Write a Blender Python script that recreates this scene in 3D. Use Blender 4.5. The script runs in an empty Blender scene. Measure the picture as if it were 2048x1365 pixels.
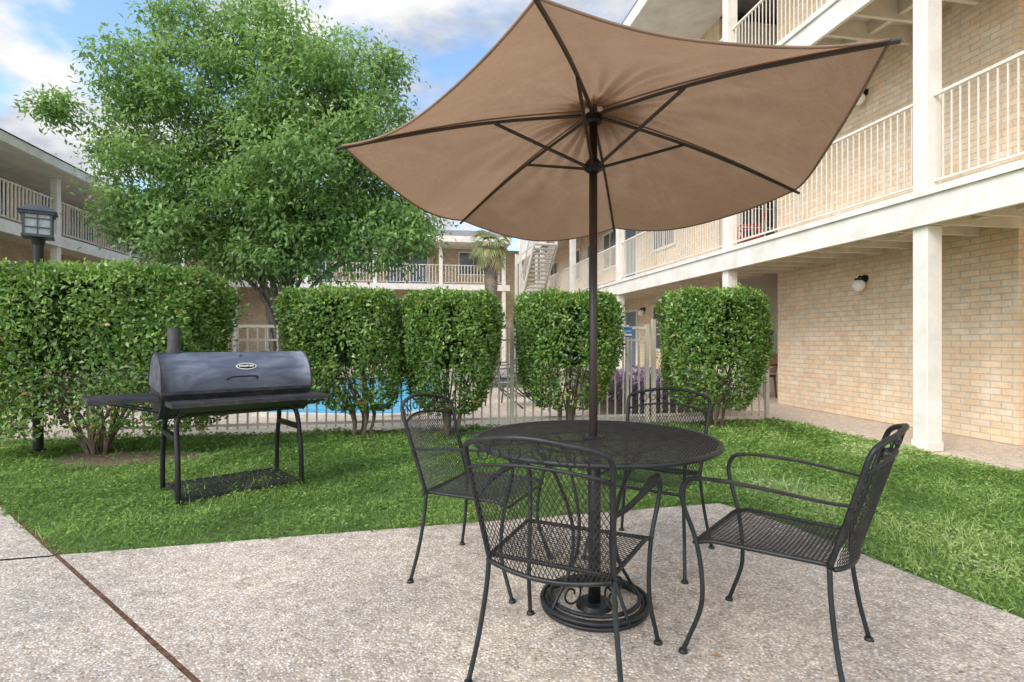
import bpy, math, random
import numpy as np
from mathutils import Vector, Matrix
from mathutils.geometry import tessellate_polygon
random.seed(3); rng=np.random.default_rng(5)
S=bpy.context.scene
COL=S.collection
# ---------------------------------------------------------------- helpers
class MB:
    def __init__(s): s.v=[]; s.f=[]
    def add(s,vs,fs):
        o=len(s.v); s.v+= [tuple(p) for p in vs]; s.f+=[tuple(i+o for i in f) for f in fs]
    def box(s,x0,y0,z0,x1,y1,z1):
        if x0>x1:x0,x1=x1,x0
        if y0>y1:y0,y1=y1,y0
        if z0>z1:z0,z1=z1,z0
        s.add([(x0,y0,z0),(x1,y0,z0),(x1,y1,z0),(x0,y1,z0),(x0,y0,z1),(x1,y0,z1),(x1,y1,z1),(x0,y1,z1)],
              [(0,3,2,1),(4,5,6,7),(0,1,5,4),(1,2,6,5),(2,3,7,6),(3,0,4,7)])
    def tube(s,pts,r,seg=8,cap=True,flat=None):
        pts=[Vector(p) for p in pts]; n=len(pts)
        rs=r if isinstance(r,(list,tuple)) else [r]*n
        t=(pts[1]-pts[0]).normalized()
        a=Vector((0,0,1)) if abs(t.z)<.9 else Vector((1,0,0))
        nrm=(a-t*a.dot(t)).normalized()
        o=len(s.v)
        for i in range(n):
            if i==0:t2=(pts[1]-pts[0])
            elif i==n-1:t2=(pts[-1]-pts[-2])
            else:t2=(pts[i+1]-pts[i-1])
            if t2.length<1e-9:t2=t
            t2=t2.normalized()
            nrm=(nrm-t2*nrm.dot(t2))
            if nrm.length<1e-6:
                a=Vector((0,0,1)) if abs(t2.z)<.9 else Vector((1,0,0)); nrm=a-t2*a.dot(t2)
            nrm.normalize(); b=t2.cross(nrm)
            for k in range(seg):
                an=2*math.pi*(k+.5)/seg
                s.v.append(tuple(pts[i]+(nrm*math.cos(an)+b*math.sin(an))*rs[i]))
        for i in range(n-1):
            for k in range(seg):
                k2=(k+1)%seg
                s.f.append((o+i*seg+k,o+i*seg+k2,o+(i+1)*seg+k2,o+(i+1)*seg+k))
        if cap:
            s.f.append(tuple(o+k for k in range(seg))[::-1]); s.f.append(tuple(o+(n-1)*seg+k for k in range(seg)))
    def ring(s,c,R,r,n=48,seg=8):
        o=len(s.v)
        for i in range(n):
            a=2*math.pi*i/n
            for k in range(seg):
                b=2*math.pi*k/seg
                s.v.append((c[0]+(R+r*math.cos(b))*math.cos(a),c[1]+(R+r*math.cos(b))*math.sin(a),c[2]+r*math.sin(b)))
        for i in range(n):
            for k in range(seg):
                i2=(i+1)%n;k2=(k+1)%seg
                s.f.append((o+i*seg+k,o+i2*seg+k,o+i2*seg+k2,o+i*seg+k2))
    def sphere(s,c,r,n=16,m=10,sz=1):
        o=len(s.v)
        for j in range(m+1):
            t=math.pi*j/m
            for i in range(n):
                a=2*math.pi*i/n
                s.v.append((c[0]+r*math.sin(t)*math.cos(a),c[1]+r*math.sin(t)*math.sin(a),c[2]+r*sz*math.cos(t)))
        for j in range(m):
            for i in range(n):
                i2=(i+1)%n
                s.f.append((o+j*n+i,o+(j+1)*n+i,o+(j+1)*n+i2,o+j*n+i2))
def smooth(pts,n=6):
    P=[Vector(p) for p in pts]; P=[P[0]*2-P[1]]+P+[P[-1]*2-P[-2]]; out=[]
    for i in range(1,len(P)-2):
        for k in range(n):
            t=k/n;a,b,c,d=P[i-1],P[i],P[i+1],P[i+2]
            out.append(.5*((2*b)+(c-a)*t+(2*a-5*b+4*c-d)*t*t+(3*b-a-3*c+d)*t**3))
    out.append(P[-2]); return out
def empty(name,loc=(0,0,0),rot=0,label=None,cat=None,group=None):
    e=bpy.data.objects.new(name,None); e.empty_display_size=.1; COL.objects.link(e)
    e.location=loc; e.rotation_euler=(0,0,rot)
    if label:e["label"]=label
    if cat:e["category"]=cat
    if group:e["group"]=group
    return e
def obj(name,mb,mat,parent=None,sm=False,label=None,cat=None,kind=None,bevel=0,loc=None):
    me=bpy.data.meshes.new(name)
    me.from_pydata(mb.v,[],mb.f); me.update()
    if sm:
        me.polygons.foreach_set("use_smooth",[True]*len(me.polygons))
    if mat:me.materials.append(mat)
    o=bpy.data.objects.new(name,me); COL.objects.link(o)
    if parent:o.parent=parent
    if loc:o.location=loc
    if label:o["label"]=label
    if cat:o["category"]=cat
    if kind:o["kind"]=kind
    if bevel:
        m=o.modifiers.new("b","BEVEL");m.width=bevel;m.segments=2;m.limit_method='ANGLE'
    return o
def copy_tree(e,loc,rot,label=None):
    c=e.copy(); COL.objects.link(c); c.location=loc; c.rotation_euler=(0,0,rot)
    if label:c["label"]=label
    def rec(a,b):
        for ch in a.children:
            k=ch.copy(); COL.objects.link(k); k.parent=b; rec(ch,k)
    rec(e,c); return c
def npmesh(name,verts,nper,mat,rnd=None,parent=None,**kw):
    N=len(verts)//nper
    me=bpy.data.meshes.new(name)
    me.vertices.add(len(verts)); me.vertices.foreach_set("co",verts.astype(np.float32).ravel())
    me.loops.add(N*nper); me.loops.foreach_set("vertex_index",np.arange(N*nper,dtype=np.int32))
    me.polygons.add(N); me.polygons.foreach_set("loop_start",np.arange(0,N*nper,nper,dtype=np.int32))
    me.polygons.foreach_set("loop_total",np.full(N,nper,dtype=np.int32))
    me.update(calc_edges=True)
    if rnd is not None:
        at=me.attributes.new("rnd",'FLOAT','POINT'); at.data.foreach_set("value",np.repeat(rnd,nper).astype(np.float32))
    me.materials.append(mat)
    o=bpy.data.objects.new(name,me); COL.objects.link(o)
    if parent:o.parent=parent
    for k,v in kw.items():o[k]=v
    return o
def leaves(c,d,nrm,L,W,fold=.15):
    d=d/np.linalg.norm(d,axis=1,keepdims=True)
    s=np.cross(d,nrm); s/= (np.linalg.norm(s,axis=1,keepdims=True)+1e-9)
    n=np.cross(s,d)
    L=L[:,None];W=W[:,None]
    a=c; b=c+d*L*.45+s*W*.5+n*W*fold; t=c+d*L-n*L*.12; e=c+d*L*.45-s*W*.5+n*W*fold
    return np.stack([a,b,t,e],1).reshape(-1,3)
def runit(n):
    v=rng.normal(size=(n,3)); return v/np.linalg.norm(v,axis=1,keepdims=True)
# ---------------------------------------------------------------- materials
def newmat(name):
    m=bpy.data.materials.new(name); m.use_nodes=True; nt=m.node_tree
    return m,nt,nt.nodes["Principled BSDF"],nt.nodes["Material Output"]
def N(nt,t,**kw):
    n=nt.nodes.new(t)
    for k,v in kw.items():
        setattr(n,k,v)
    return n
def ramp(nt,stops,src,interp='LINEAR'):
    r=N(nt,"ShaderNodeValToRGB"); r.color_ramp.interpolation=interp
    cr=r.color_ramp
    while len(cr.elements)<len(stops):cr.elements.new(.5)
    for e,(p,c) in zip(cr.elements,stops):
        e.position=p; e.color=(c[0],c[1],c[2],1) if not isinstance(c,(int,float)) else (c,c,c,1)
    nt.links.new(src,r.inputs[0]); return r.outputs[0]
def noise(nt,scale,detail=4,vec=None,rough=.6,dist=0):
    n=N(nt,"ShaderNodeTexNoise"); n.inputs["Scale"].default_value=scale;n.inputs["Detail"].default_value=detail
    n.inputs["Roughness"].default_value=rough; n.inputs["Distortion"].default_value=dist
    if vec is None:
        tc=N(nt,"ShaderNodeTexCoord"); vec=tc.outputs["Object"]
    nt.links.new(vec,n.inputs["Vector"]); return n.outputs["Fac"]
def mixc(nt,a,b,f,mode='MIX'):
    m=N(nt,"ShaderNodeMix",data_type='RGBA',blend_type=mode)
    for s,v in ((m.inputs[6],a),(m.inputs[7],b)):
        if isinstance(v,tuple): s.default_value=(*v,1)
        else: nt.links.new(v,s)
    if isinstance(f,(int,float)): m.inputs[0].default_value=f
    else: nt.links.new(f,m.inputs[0])
    return m.outputs[2]
def bump(nt,p,h,strength=.3,dist=.01):
    b=N(nt,"ShaderNodeBump"); b.inputs["Strength"].default_value=strength;b.inputs["Distance"].default_value=dist
    nt.links.new(h,b.inputs["Height"]); nt.links.new(b.outputs[0],p.inputs["Normal"])
def paint(name,c,rough=.5,metal=0,var=.25,sc=6,c2=None,bs=.1,fine=60,spec=.5):
    m,nt,p,o=newmat(name)
    c2=c2 or tuple(x*(1-var) for x in c)
    f=noise(nt,sc,3); f=ramp(nt,[(.35,0.),(.7,1.)],f)
    col=mixc(nt,c,c2,f); nt.links.new(col,p.inputs["Base Color"])
    p.inputs["Roughness"].default_value=rough;p.inputs["Metallic"].default_value=metal
    p.inputs["Specular IOR Level"].default_value=spec
    if bs>.12: bump(nt,p,noise(nt,fine,2),bs,.003)
    return m
def leafmat(name,stops,trans=.35,gloss=.5,spec=.08):
    m=bpy.data.materials.new(name); m.use_nodes=True; nt=m.node_tree; nt.nodes.clear()
    o=N(nt,"ShaderNodeOutputMaterial")
    at=N(nt,"ShaderNodeAttribute",attribute_name="rnd")
    c=ramp(nt,stops,at.outputs["Fac"])
    df=N(nt,"ShaderNodeBsdfDiffuse"); nt.links.new(c,df.inputs[0])
    tr=N(nt,"ShaderNodeBsdfTranslucent"); nt.links.new(mixc(nt,c,(.36,.52,.08),.3),tr.inputs[0])
    ms=N(nt,"ShaderNodeMixShader"); ms.inputs[0].default_value=trans
    nt.links.new(df.outputs[0],ms.inputs[1]);nt.links.new(tr.outputs[0],ms.inputs[2]); last=ms.outputs[0]
    if spec>0:
        gl=N(nt,"ShaderNodeBsdfGlossy"); gl.inputs["Roughness"].default_value=gloss; gl.inputs[0].default_value=(.95,.95,.88,1)
        m2=N(nt,"ShaderNodeMixShader"); m2.inputs[0].default_value=spec; nt.links.new(last,m2.inputs[1]);nt.links.new(gl.outputs[0],m2.inputs[2]); last=m2.outputs[0]
    nt.links.new(last,o.inputs[0])
    return m
def aggregate(name,stops,scale=95,stain=.28,mortar=(.42,.35,.28)):
    m,nt,p,o=newmat(name)
    tc=N(nt,"ShaderNodeTexCoord")
    v=N(nt,"ShaderNodeTexVoronoi"); v.inputs["Scale"].default_value=scale; nt.links.new(tc.outputs["Object"],v.inputs["Vector"])
    sp=N(nt,"ShaderNodeSeparateColor"); nt.links.new(v.outputs["Color"],sp.inputs[0])
    c=ramp(nt,stops,sp.outputs[0])
    e=ramp(nt,[(.38,1.),(.62,.15)],v.outputs["Distance"])
    c=mixc(nt,mortar,c,e)
    n1=noise(nt,.9,5,tc.outputs["Object"]); n1=ramp(nt,[(.3,(1-stain,1-stain,1-stain*.95)),(.6,(1.05,1.03,1.0))],n1)
    c=mixc(nt,c,n1,1.,'MULTIPLY')
    n2=noise(nt,13,4,tc.outputs["Object"]); n2=ramp(nt,[(.35,.80),(.65,1.12)],n2)
    c=mixc(nt,c,n2,1.,'MULTIPLY')
    nt.links.new(c,p.inputs["Base Color"]); p.inputs["Roughness"].default_value=.8; p.inputs["Specular IOR Level"].default_value=.3
    h=ramp(nt,[(0.,1.),(.6,0.)],v.outputs["Distance"]); bump(nt,p,h,.6,.005)
    return m
def brick(name,a,b,mort,dirt=.14,white=.45):
    m,nt,p,o=newmat(name)
    tc=N(nt,"ShaderNodeTexCoord"); s=N(nt,"ShaderNodeSeparateXYZ"); nt.links.new(tc.outputs["Object"],s.inputs[0])
    ad=N(nt,"ShaderNodeMath",operation='ADD'); nt.links.new(s.outputs[0],ad.inputs[0]);nt.links.new(s.outputs[1],ad.inputs[1])
    cb=N(nt,"ShaderNodeCombineXYZ"); nt.links.new(ad.outputs[0],cb.inputs[0]);nt.links.new(s.outputs[2],cb.inputs[1])
    br=N(nt,"ShaderNodeTexBrick"); nt.links.new(cb.outputs[0],br.inputs["Vector"])
    br.inputs["Scale"].default_value=1; br.inputs["Brick Width"].default_value=.235; br.inputs["Row Height"].default_value=.076
    br.inputs["Mortar Size"].default_value=.007; br.inputs["Mortar Smooth"].default_value=.3; br.inputs["Bias"].default_value=-.1
    br.inputs["Color1"].default_value=(*a,1);br.inputs["Color2"].default_value=(*b,1);br.inputs["Mortar"].default_value=(*mort,1)
    f=noise(nt,1.7,7,tc.outputs["Object"],.82,.4); f2=ramp(nt,[(.53,0.),(.64,white)],f)
    bc=mixc(nt,br.outputs["Color"],(.88,.82,.74),f2)
    g=noise(nt,7,4,tc.outputs["Object"]); g=ramp(nt,[(.3,1-dirt),(.65,1.04)],g)
    c=mixc(nt,bc,g,1.,'MULTIPLY')
    j=ramp(nt,[(0,1.),(1,.76)],br.outputs["Fac"]); c=mixc(nt,c,j,1.,'MULTIPLY')
    nt.links.new(c,p.inputs["Base Color"]);p.inputs["Roughness"].default_value=.85
    inv=ramp(nt,[(0,1.),(1,0.)],br.outputs["Fac"]); bump(nt,p,inv,.7,.012)
    return m
M_brick=brick("buff_brick",(.80,.575,.37),(.84,.675,.48),(.80,.70,.58))
M_brickd=brick("tan_brick",(.58,.43,.27),(.62,.49,.33),(.54,.48,.40),.2,.3)
M_white=paint("cream_paint",(.84,.80,.73),.55,0,.18,3,(.69,.64,.56),.15,25)
M_rail=paint("railing_paint",(.80,.72,.61),.5,0,.14,4)
M_fence=paint("fence_paint",(.66,.56,.44),.5,0,.2,4)
M_soffit=paint("soffit_wood",(.80,.71,.58),.8,0,.2,4)
M_roof=paint("roof_shingle",(.26,.24,.22),.9,0,.4,8,None,.6,30)
M_floor=paint("balcony_deck",(.72,.66,.58),.8)
M_dark=paint("dark_glass",(.10,.11,.12),.15,0,.3,2)
M_bluedoor=paint("slate_door",(.17,.23,.30),.5)
M_iron=paint("black_iron",(.011,.012,.013),.42,0,.4,18,(.028,.028,.028),.1,120,.35)
M_irong=paint("worn_iron",(.013,.015,.016),.42,0,.3,10,(.024,.034,.034),.1,120,.35)
M_mesh=paint("mesh_iron",(.016,.016,.018),.42,0,.4,25,(.042,.038,.035),.1,120,.35)
M_pole=paint("bronze_pole",(.040,.028,.022),.4,.1,.3,8)
M_lantern=paint("grey_metal",(.06,.065,.07),.45,.2,.3,10)
M_glass=paint("frosted_glass",(.42,.45,.43),.2,0,.4,9)
M_globe=paint("globe_glass",(.88,.87,.84),.2,0,.03,3)
M_tag=paint("faded_tag",(.42,.40,.38),.5)
M_blk=paint("black_metal",(.013,.013,.014),.4,.1,.25,6,None,.1,60,.4)
M_bark=paint("bark",(.15,.125,.10),.9,0,.5,9,(.07,.06,.045),.9,30)
M_twig=paint("twig_bark",(.19,.135,.095),.9,0,.5,14,(.09,.065,.045),.8,60)
M_palmbark=paint("palm_bark",(.33,.26,.20),.95,0,.6,22,(.14,.11,.085),1.,25)
M_red=paint("red_plastic",(.55,.02,.04),.4)
M_wood=paint("mahogany",(.20,.06,.03),.35)
M_blue=paint("sign_blue",(.03,.16,.45),.4)
M_chimney=paint("pipe_metal",(.04,.042,.047),.5,.2,.5,14,(.09,.085,.085))
M_joint=paint("joint_filler",(.20,.09,.045),.95,0,.6,30,(.04,.026,.016),.8,80)
M_dirt=paint("dirt",(.20,.13,.085),.95,0,.5,12,(.11,.075,.055),1.,60)
PEB=[(0,(.25,.20,.155)),(.14,(.50,.385,.285)),(.28,(.76,.665,.545)),(.44,(.55,.50,.445)),(.58,(.82,.745,.65)),(.72,(.48,.36,.255)),(.84,(.90,.86,.79)),(1,(.35,.31,.28))]
M_patio=aggregate("exposed_aggregate",PEB,96)
M_walk=aggregate("tan_aggregate",[(0,(.52,.39,.30)),(.5,(.72,.59,.47)),(1,(.82,.73,.62))],70,.15,(.56,.47,.37))
m,nt,p,o=newmat("canopy_fabric")
f=noise(nt,2.6,8,None,.76,.8); f=ramp(nt,[(.36,(.34,.205,.125)),(.54,(.395,.25,.158)),(.66,(.46,.31,.21)),(.76,(.56,.43,.33))],f)
w=noise(nt,150,3); nt.links.new(f,p.inputs["Base Color"]); p.inputs["Roughness"].default_value=.85
w2=noise(nt,6,4,None,.6,1.8)
ma=N(nt,"ShaderNodeMath",operation='MULTIPLY_ADD'); nt.links.new(w2,ma.inputs[0]); ma.inputs[1].default_value=5.; nt.links.new(w,ma.inputs[2])
bump(nt,p,ma.outputs[0],.85,.012)
tr=N(nt,"ShaderNodeBsdfTranslucent"); nt.links.new(mixc(nt,f,(.66,.41,.25),.5),tr.inputs[0])
ms=N(nt,"ShaderNodeMixShader");ms.inputs[0].default_value=.30
nt.links.new(p.outputs[0],ms.inputs[1]);nt.links.new(tr.outputs[0],ms.inputs[2]);nt.links.new(ms.outputs[0],o.inputs[0])
M_canopy=m
m,nt,p,o=newmat("faded_lid_paint")
tc=N(nt,"ShaderNodeTexCoord"); mp=N(nt,"ShaderNodeMapping"); mp.inputs["Scale"].default_value=(1.4,4,4); nt.links.new(tc.outputs["Object"],mp.inputs[0])
f=noise(nt,2.4,7,mp.outputs[0],.6,.8)
c=ramp(nt,[(.33,(.055,.062,.082)),(.48,(.092,.104,.135)),(.60,(.135,.15,.19)),(.72,(.22,.21,.22)),(.8,(.28,.25,.24))],f)
nt.links.new(c,p.inputs["Base Color"]);p.inputs["Roughness"].default_value=.45;p.inputs["Metallic"].default_value=.15
bump(nt,p,noise(nt,4,2,tc.outputs["Object"]),.12,.01); M_lid=m
m,nt,p,o=newmat("rusty_black_steel")
f=noise(nt,7,8,None,.7); c=ramp(nt,[(.45,(.02,.02,.024)),(.60,(.05,.046,.045)),(.70,(.24,.10,.035))],f)
nt.links.new(c,p.inputs["Base Color"]);p.inputs["Roughness"].default_value=.5;p.inputs["Metallic"].default_value=.1; M_body=m
m,nt,p,o=newmat("pool_water")
f=noise(nt,2.2,3,None,.5,1.5); c=ramp(nt,[(.35,(.04,.42,.74)),(.65,(.14,.62,.86))],f)
nt.links.new(c,p.inputs["Base Color"]);p.inputs["Roughness"].default_value=.25;p.inputs["Specular IOR Level"].default_value=.2;bump(nt,p,noise(nt,6,3),.15,.02);M_water=m
M_tile=paint("pool_tile",(.12,.34,.52),.25,0,.5,30)
M_coping=paint("coping",(.76,.69,.61),.8)
m,nt,p,o=newmat("lawn_base")
f=noise(nt,2.2,6); c=ramp(nt,[(.3,(.09,.14,.035)),(.5,(.13,.21,.05)),(.7,(.19,.27,.08))],f)
nt.links.new(c,p.inputs["Base Color"]);p.inputs["Roughness"].default_value=.95;bump(nt,p,noise(nt,60,4),1.,.02);M_lawn=m
M_ground=paint("far_ground",(.20,.19,.12),.95,0,.4,.3,(.10,.13,.05))
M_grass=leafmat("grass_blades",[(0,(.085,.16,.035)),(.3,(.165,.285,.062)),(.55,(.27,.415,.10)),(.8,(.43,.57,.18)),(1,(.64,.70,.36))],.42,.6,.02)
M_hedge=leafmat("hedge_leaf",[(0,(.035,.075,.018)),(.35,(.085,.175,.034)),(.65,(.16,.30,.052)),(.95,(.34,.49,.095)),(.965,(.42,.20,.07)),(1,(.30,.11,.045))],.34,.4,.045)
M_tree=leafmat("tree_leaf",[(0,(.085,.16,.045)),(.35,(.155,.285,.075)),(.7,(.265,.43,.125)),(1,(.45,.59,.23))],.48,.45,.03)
M_palm=leafmat("palm_leaf",[(0,(.18,.21,.08)),(.5,(.28,.33,.12)),(1,(.52,.47,.25))],.3,.5)
M_purple=leafmat("purple_leaf",[(0,(.09,.045,.10)),(.5,(.24,.13,.26)),(1,(.38,.26,.38))],.2,.5)
M_fallen=leafmat("fallen_leaf",[(0,(.25,.10,.04)),(1,(.50,.24,.09))],.1,.6)
SL=.178; ANG=math.atan(SL)
# ---------------------------------------------------------------- ground
def poly(name,pts,z,mat,kind="structure",thick=0):
    b=MB(); n=len(pts)
    tri=tessellate_polygon([[Vector((x,y,0)) for x,y in pts]])
    fs=[]
    for t in tri:
        a,c,e=[pts[i] for i in t]
        cr=(c[0]-a[0])*(e[1]-a[1])-(c[1]-a[1])*(e[0]-a[0])
        fs.append(tuple(t) if cr>0 else tuple(t)[::-1])
    b.add([(x,y,z) for x,y in pts],fs)
    return obj(name,b,mat,kind=kind)
poly("ground",[(-300,-300),(300,-300),(300,300),(-300,300)],-.020,M_ground)
def colx(Y):return 4.25-SL*(Y-5.75)
def fenY(X):return 7.3+SL*X
g=.010
d=Vector((.783,-.622)); nn=Vector((.622,.783))
A=Vector((-2.42,2.925))
lawnP=[(A[0],A[1]),(1.46,3.87),(1.72,3.4),(2.12,2.2),(2.75,.2),(3.3,-2),(colx(-2),-2),(colx(7.95),7.95),(-6.6,fenY(-6.6))]
poly("lawn",lawnP,-.012,M_lawn)
poly("pool_deck",[(-30,fenY(-30)+.02),(-6.6,fenY(-6.6)+.02),(3.85,fenY(3.85)+.02),(2.6,15.5),(0,29),(-16,26)],-.008,M_walk)
poly("walkway",[(colx(-6),-6),(12,-6),(12,9),(9,30),(colx(30),30),(colx(8),8)],-.004,M_walk)
def off(p,k):return (p[0]+nn[0]*k,p[1]+nn[1]*k)
A2=A+d*6
poly("patio",[off(A,g),(1.46,3.87),(1.72,3.4),(2.12,2.2),(2.75,.2),(3.3,-2),(3.9,-8),off(A2,g)],0,M_patio)
e2=Vector((-.97,-.24))
poly("sidewalk",[off(A-d*.02,-g),off(A-d*9,-g),(A-d*9+e2*3)[:],(A-d*.02+e2*7)[:]],0,M_patio)
poly("sidewalk.001",[off(A+d*.01,-g),(A+d*.01+e2*7)[:],(-12,-9),off(A2,-g)],0,M_patio)
poly("joint_filler",[off(A-d*9,-.03),off(A-d*9,.012),off(A,.03),off(A2,.03),off(A2,-.03)],-.006,M_joint)
pts=[]
for i in range(28):
    a=2*math.pi*i/28; r=1+.25*math.sin(3*a+1)+.15*math.sin(7*a)
    pts.append((-3.75+.75*r*math.cos(a),5.40+.36*r*math.sin(a)))
poly("bare_soil",pts,-.0085,M_dirt)
def inpoly(x,y,P):
    c=np.zeros(len(x),bool); n=len(P)
    for i in range(n):
        x1,y1=P[i];x2,y2=P[(i+1)%n]
        if y1==y2: continue
        k=((y1>y)!=(y2>y))&(x<(x2-x1)*(y-y1)/(y2-y1)+x1); c^=k
    return c
def vnoise(x,y,s,seed=0):
    r=np.random.default_rng(seed); out=np.zeros(len(x))
    for k in range(7):
        a=r.uniform(0,6.28); f=s*r.uniform(.5,2.2); ph=r.uniform(0,6.28)
        out+=np.sin((x*math.cos(a)+y*math.sin(a))*f+ph+np.sin((x*math.sin(a)-y*math.cos(a))*f*.7+ph*2))
    return out/7
def grass(name,P,n,zb,h0):
    P=np.array(P); lo=P.min(0);hi=P.max(0)
    x=rng.uniform(lo[0]-.05,hi[0]+.05,n);y=rng.uniform(lo[1]-.05,hi[1]+.05,n)
    jx=x+.05*vnoise(x,y,25,9); jy=y+.06*vnoise(x,y,22,19)
    k=inpoly(jx,jy,P)
    k&=rng.uniform(size=n)<np.clip(3.6/np.maximum(y,1),.2,1)
    k&=(np.abs(x)/np.maximum(y,.3)<1.15)
    dd=((x+3.75)/.8)**2+((y-5.40)/.4)**2
    k&=~((dd<1)&(rng.uniform(size=n)<.93))
    x=x[k];y=y[k];n=len(x)
    nz=vnoise(x,y,2.2,4); big=vnoise(x,y,.9,14); fine=vnoise(x,y,11,24); mid=vnoise(x,y,5,34)
    cl=rng.uniform(size=n)<.5+.25*np.sign(mid)
    h=h0*rng.uniform(.5,1.4,n)*np.clip(1+.45*nz+.7*fine+.35*mid,.35,2.4)
    tall=rng.uniform(size=n)<.035; h[tall]*=1.9; cl&=~tall
    a=rng.uniform(0,2*np.pi,n)
    c=np.stack([x,y,np.full(n,zb)],1)
    lean=rng.uniform(.3,1.6,n); lean[cl]=rng.uniform(1.5,3.5,cl.sum())
    dirv=np.stack([np.cos(a)*lean,np.sin(a)*lean,np.ones(n)],1)
    c[cl,2]+=h[cl]*rng.uniform(.1,.9,cl.sum())
    L=h*1.2; L[cl]=rng.uniform(.012,.030,cl.sum())
    W=rng.uniform(.003,.0065,n); W[cl]=rng.uniform(.009,.021,cl.sum()); W*=np.clip(y/3.5,1,2.2); L[cl]*=np.clip(y[cl]/4,1,1.8)
    up=np.tile([0,0,1.],(n,1))+.5*runit(n)
    V=leaves(c,dirv,up,L,W)
    right=np.clip((x-1.2)/2.,0,1)
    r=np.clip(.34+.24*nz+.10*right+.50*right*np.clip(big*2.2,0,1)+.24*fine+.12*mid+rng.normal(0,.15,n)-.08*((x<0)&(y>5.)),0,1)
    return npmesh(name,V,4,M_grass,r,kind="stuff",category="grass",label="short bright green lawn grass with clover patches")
grass("grass",lawnP,900000,-.012,.040)
poly("lawn.001",[(-30,9.5),(-7.4,8.4),(-8.9,16),(-30,20)],-.004,M_lawn)
poly("lawn.002",[(-.6,13.5),(1.2,13.5),(.9,18),(-1.4,18)],-.004,M_lawn)
for nm,P,c_ in (("grass.001",[(-12,9.2),(-7.4,8.4),(-8.9,14),(-14,14)],30000),("grass.002",[(-.6,13.5),(1.2,13.5),(.9,18),(-1.4,18)],20000)):
    grass(nm,P,c_,-.004,.06)
# ---------------------------------------------------------------- pool
pool=[(-3.9,8.6),(-1.9,8.45),(-1.45,9.2),(-1.5,10.2),(-2.35,15.8),(-5.2,16.2),(-4.6,12)]
ps=[v[:2] for v in smooth([(x,y,0) for x,y in pool+pool[:1]],5)][:-1]
poly("pool_water",[tuple(p) for p in ps],-.003,M_water)
b=MB(); n=len(ps); cx=sum(p[0] for p in ps)/n; cy=sum(p[1] for p in ps)/n
def outp(p,k):
    v=Vector((p[0]-cx,p[1]-cy)); return (p[0]+v.normalized()[0]*k,p[1]+v.normalized()[1]*k)
vs=[(*p,-.006) for p in ps]+[(*p,.03) for p in ps]+[(*outp(p,.24),.03) for p in ps]+[(*outp(p,.24),-.01) for p in ps]
b.add(vs,[(i+k*n,(i+1)%n+k*n,(i+1)%n+(k+1)*n,i+(k+1)*n) for k in range(1,3) for i in range(n)])
obj("pool_coping",b,M_coping,kind="structure")
b=MB(); b.add(vs[:2*n],[(i,(i+1)%n,(i+1)%n+n,i+n) for i in range(n)]); obj("pool_tile_band",b,M_tile,kind="structure")
# ---------------------------------------------------------------- buildings
def railing(par,p0,p1,z,axis='y',at=0,h=1.0,label=None,sp=.088,t=.0058):
    b=MB()
    def bx(a0,a1,z0,z1,w):
        if axis=='y': b.box(at-w,a0,z0,at+w,a1,z1)
        else: b.box(a0,at-w,z0,a1,at+w,z1)
    bx(p0,p1,z+h-.03,z+h,.017); bx(p0,p1,z+.09,z+.115,.012)
    k=int((p1-p0)/sp)
    for i in range(1,k):
        a=p0+(p1-p0)*i/k; bx(a-t,a+t,z+.115,z+h-.03,t)
    return obj("railing",b,M_rail,par)
def bmesh_box(name,par,mat,*bb,bevel=0,label=None):
    b=MB()
    for q in bb:b.box(*q)
    return obj(name,b,mat,par,bevel=bevel,label=label)
RB=empty("apartment_building",(4.34,5.75,0),ANG,"three storey buff brick apartment building with cream balconies","building")
cols=[-5.2,0,3.65,8.7,13.05,17.5,22.2]
F=[(2.33,2.69),(5.04,5.40)]; Y0,Y1=-5.6,22.5
W=1.2
def wallseg(y0,y1,x=W,z0=0,z1=8.1,mat=M_brick):
    return bmesh_box("wall",RB,mat,(x,y0,z0,x+.2,y1,z1))
wallseg(-5.6,.03,W+.35); wallseg(.03,4.06); wallseg(6.0,Y1)
bmesh_box("wall",RB,M_brick,(W+.2,3.86,0,W+1.6,4.06,8.1)); bmesh_box("entry_wall",RB,M_white,(W+.2,6.0,0,W+1.6,6.2,8.1))
bmesh_box("entry_wall",RB,M_white,(W+1.6,3.86,0,W+1.8,6.2,8.1))
bmesh_box("wall",RB,M_brick,(W+.2,-5.6,0,9,-5.4,8.1),(W+.2,Y1-.2,0,9,Y1,8.1),(8.8,-5.4,0,9,Y1-.2,8.1))
for z0,z1 in F:
    bmesh_box("fascia",RB,M_white,(-.14,Y0,z0,-.09,Y1,z1-.07),(-.17,Y0,z1-.07,-.06,Y1,z1))
    bmesh_box("balcony_floor",RB,M_floor,(-.06,Y0,z1-.10,W,Y1,z1-.02),(W,4.06,z1-.10,W+1.6,6.0,z1-.02))
    b=MB(); y=Y0+.2
    while y<Y1: b.box(-.09,y,z0+.04,W,y+.05,z1-.10); y+=.45
    b.box(-.088,Y0,z0+.03,-.05,Y1,z1-.1); b.box(.55,Y0,z0+.10,.62,Y1,z1-.104)
    obj("joist",b,M_soffit,RB)
bmesh_box("roof",RB,M_roof,(-.55,Y0-.3,8.35,9.3,Y1+.3,8.5))
bmesh_box("eave",RB,M_white,(-.6,Y0-.35,8.08,-.55,Y1+.35,8.36),(-.55,Y0,8.1,W,Y1,8.16))
for c in cols:
    b=MB()
    for z0,z1 in ((0,2.33),(2.69,5.04),(5.40,8.1)):
        b.box(-.09,c-.085,z0,.09,c+.085,z1)
    b.box(-.10,c-.095,0,.10,c+.095,.10)
    obj("column",b,M_white,RB,bevel=.006)
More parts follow.
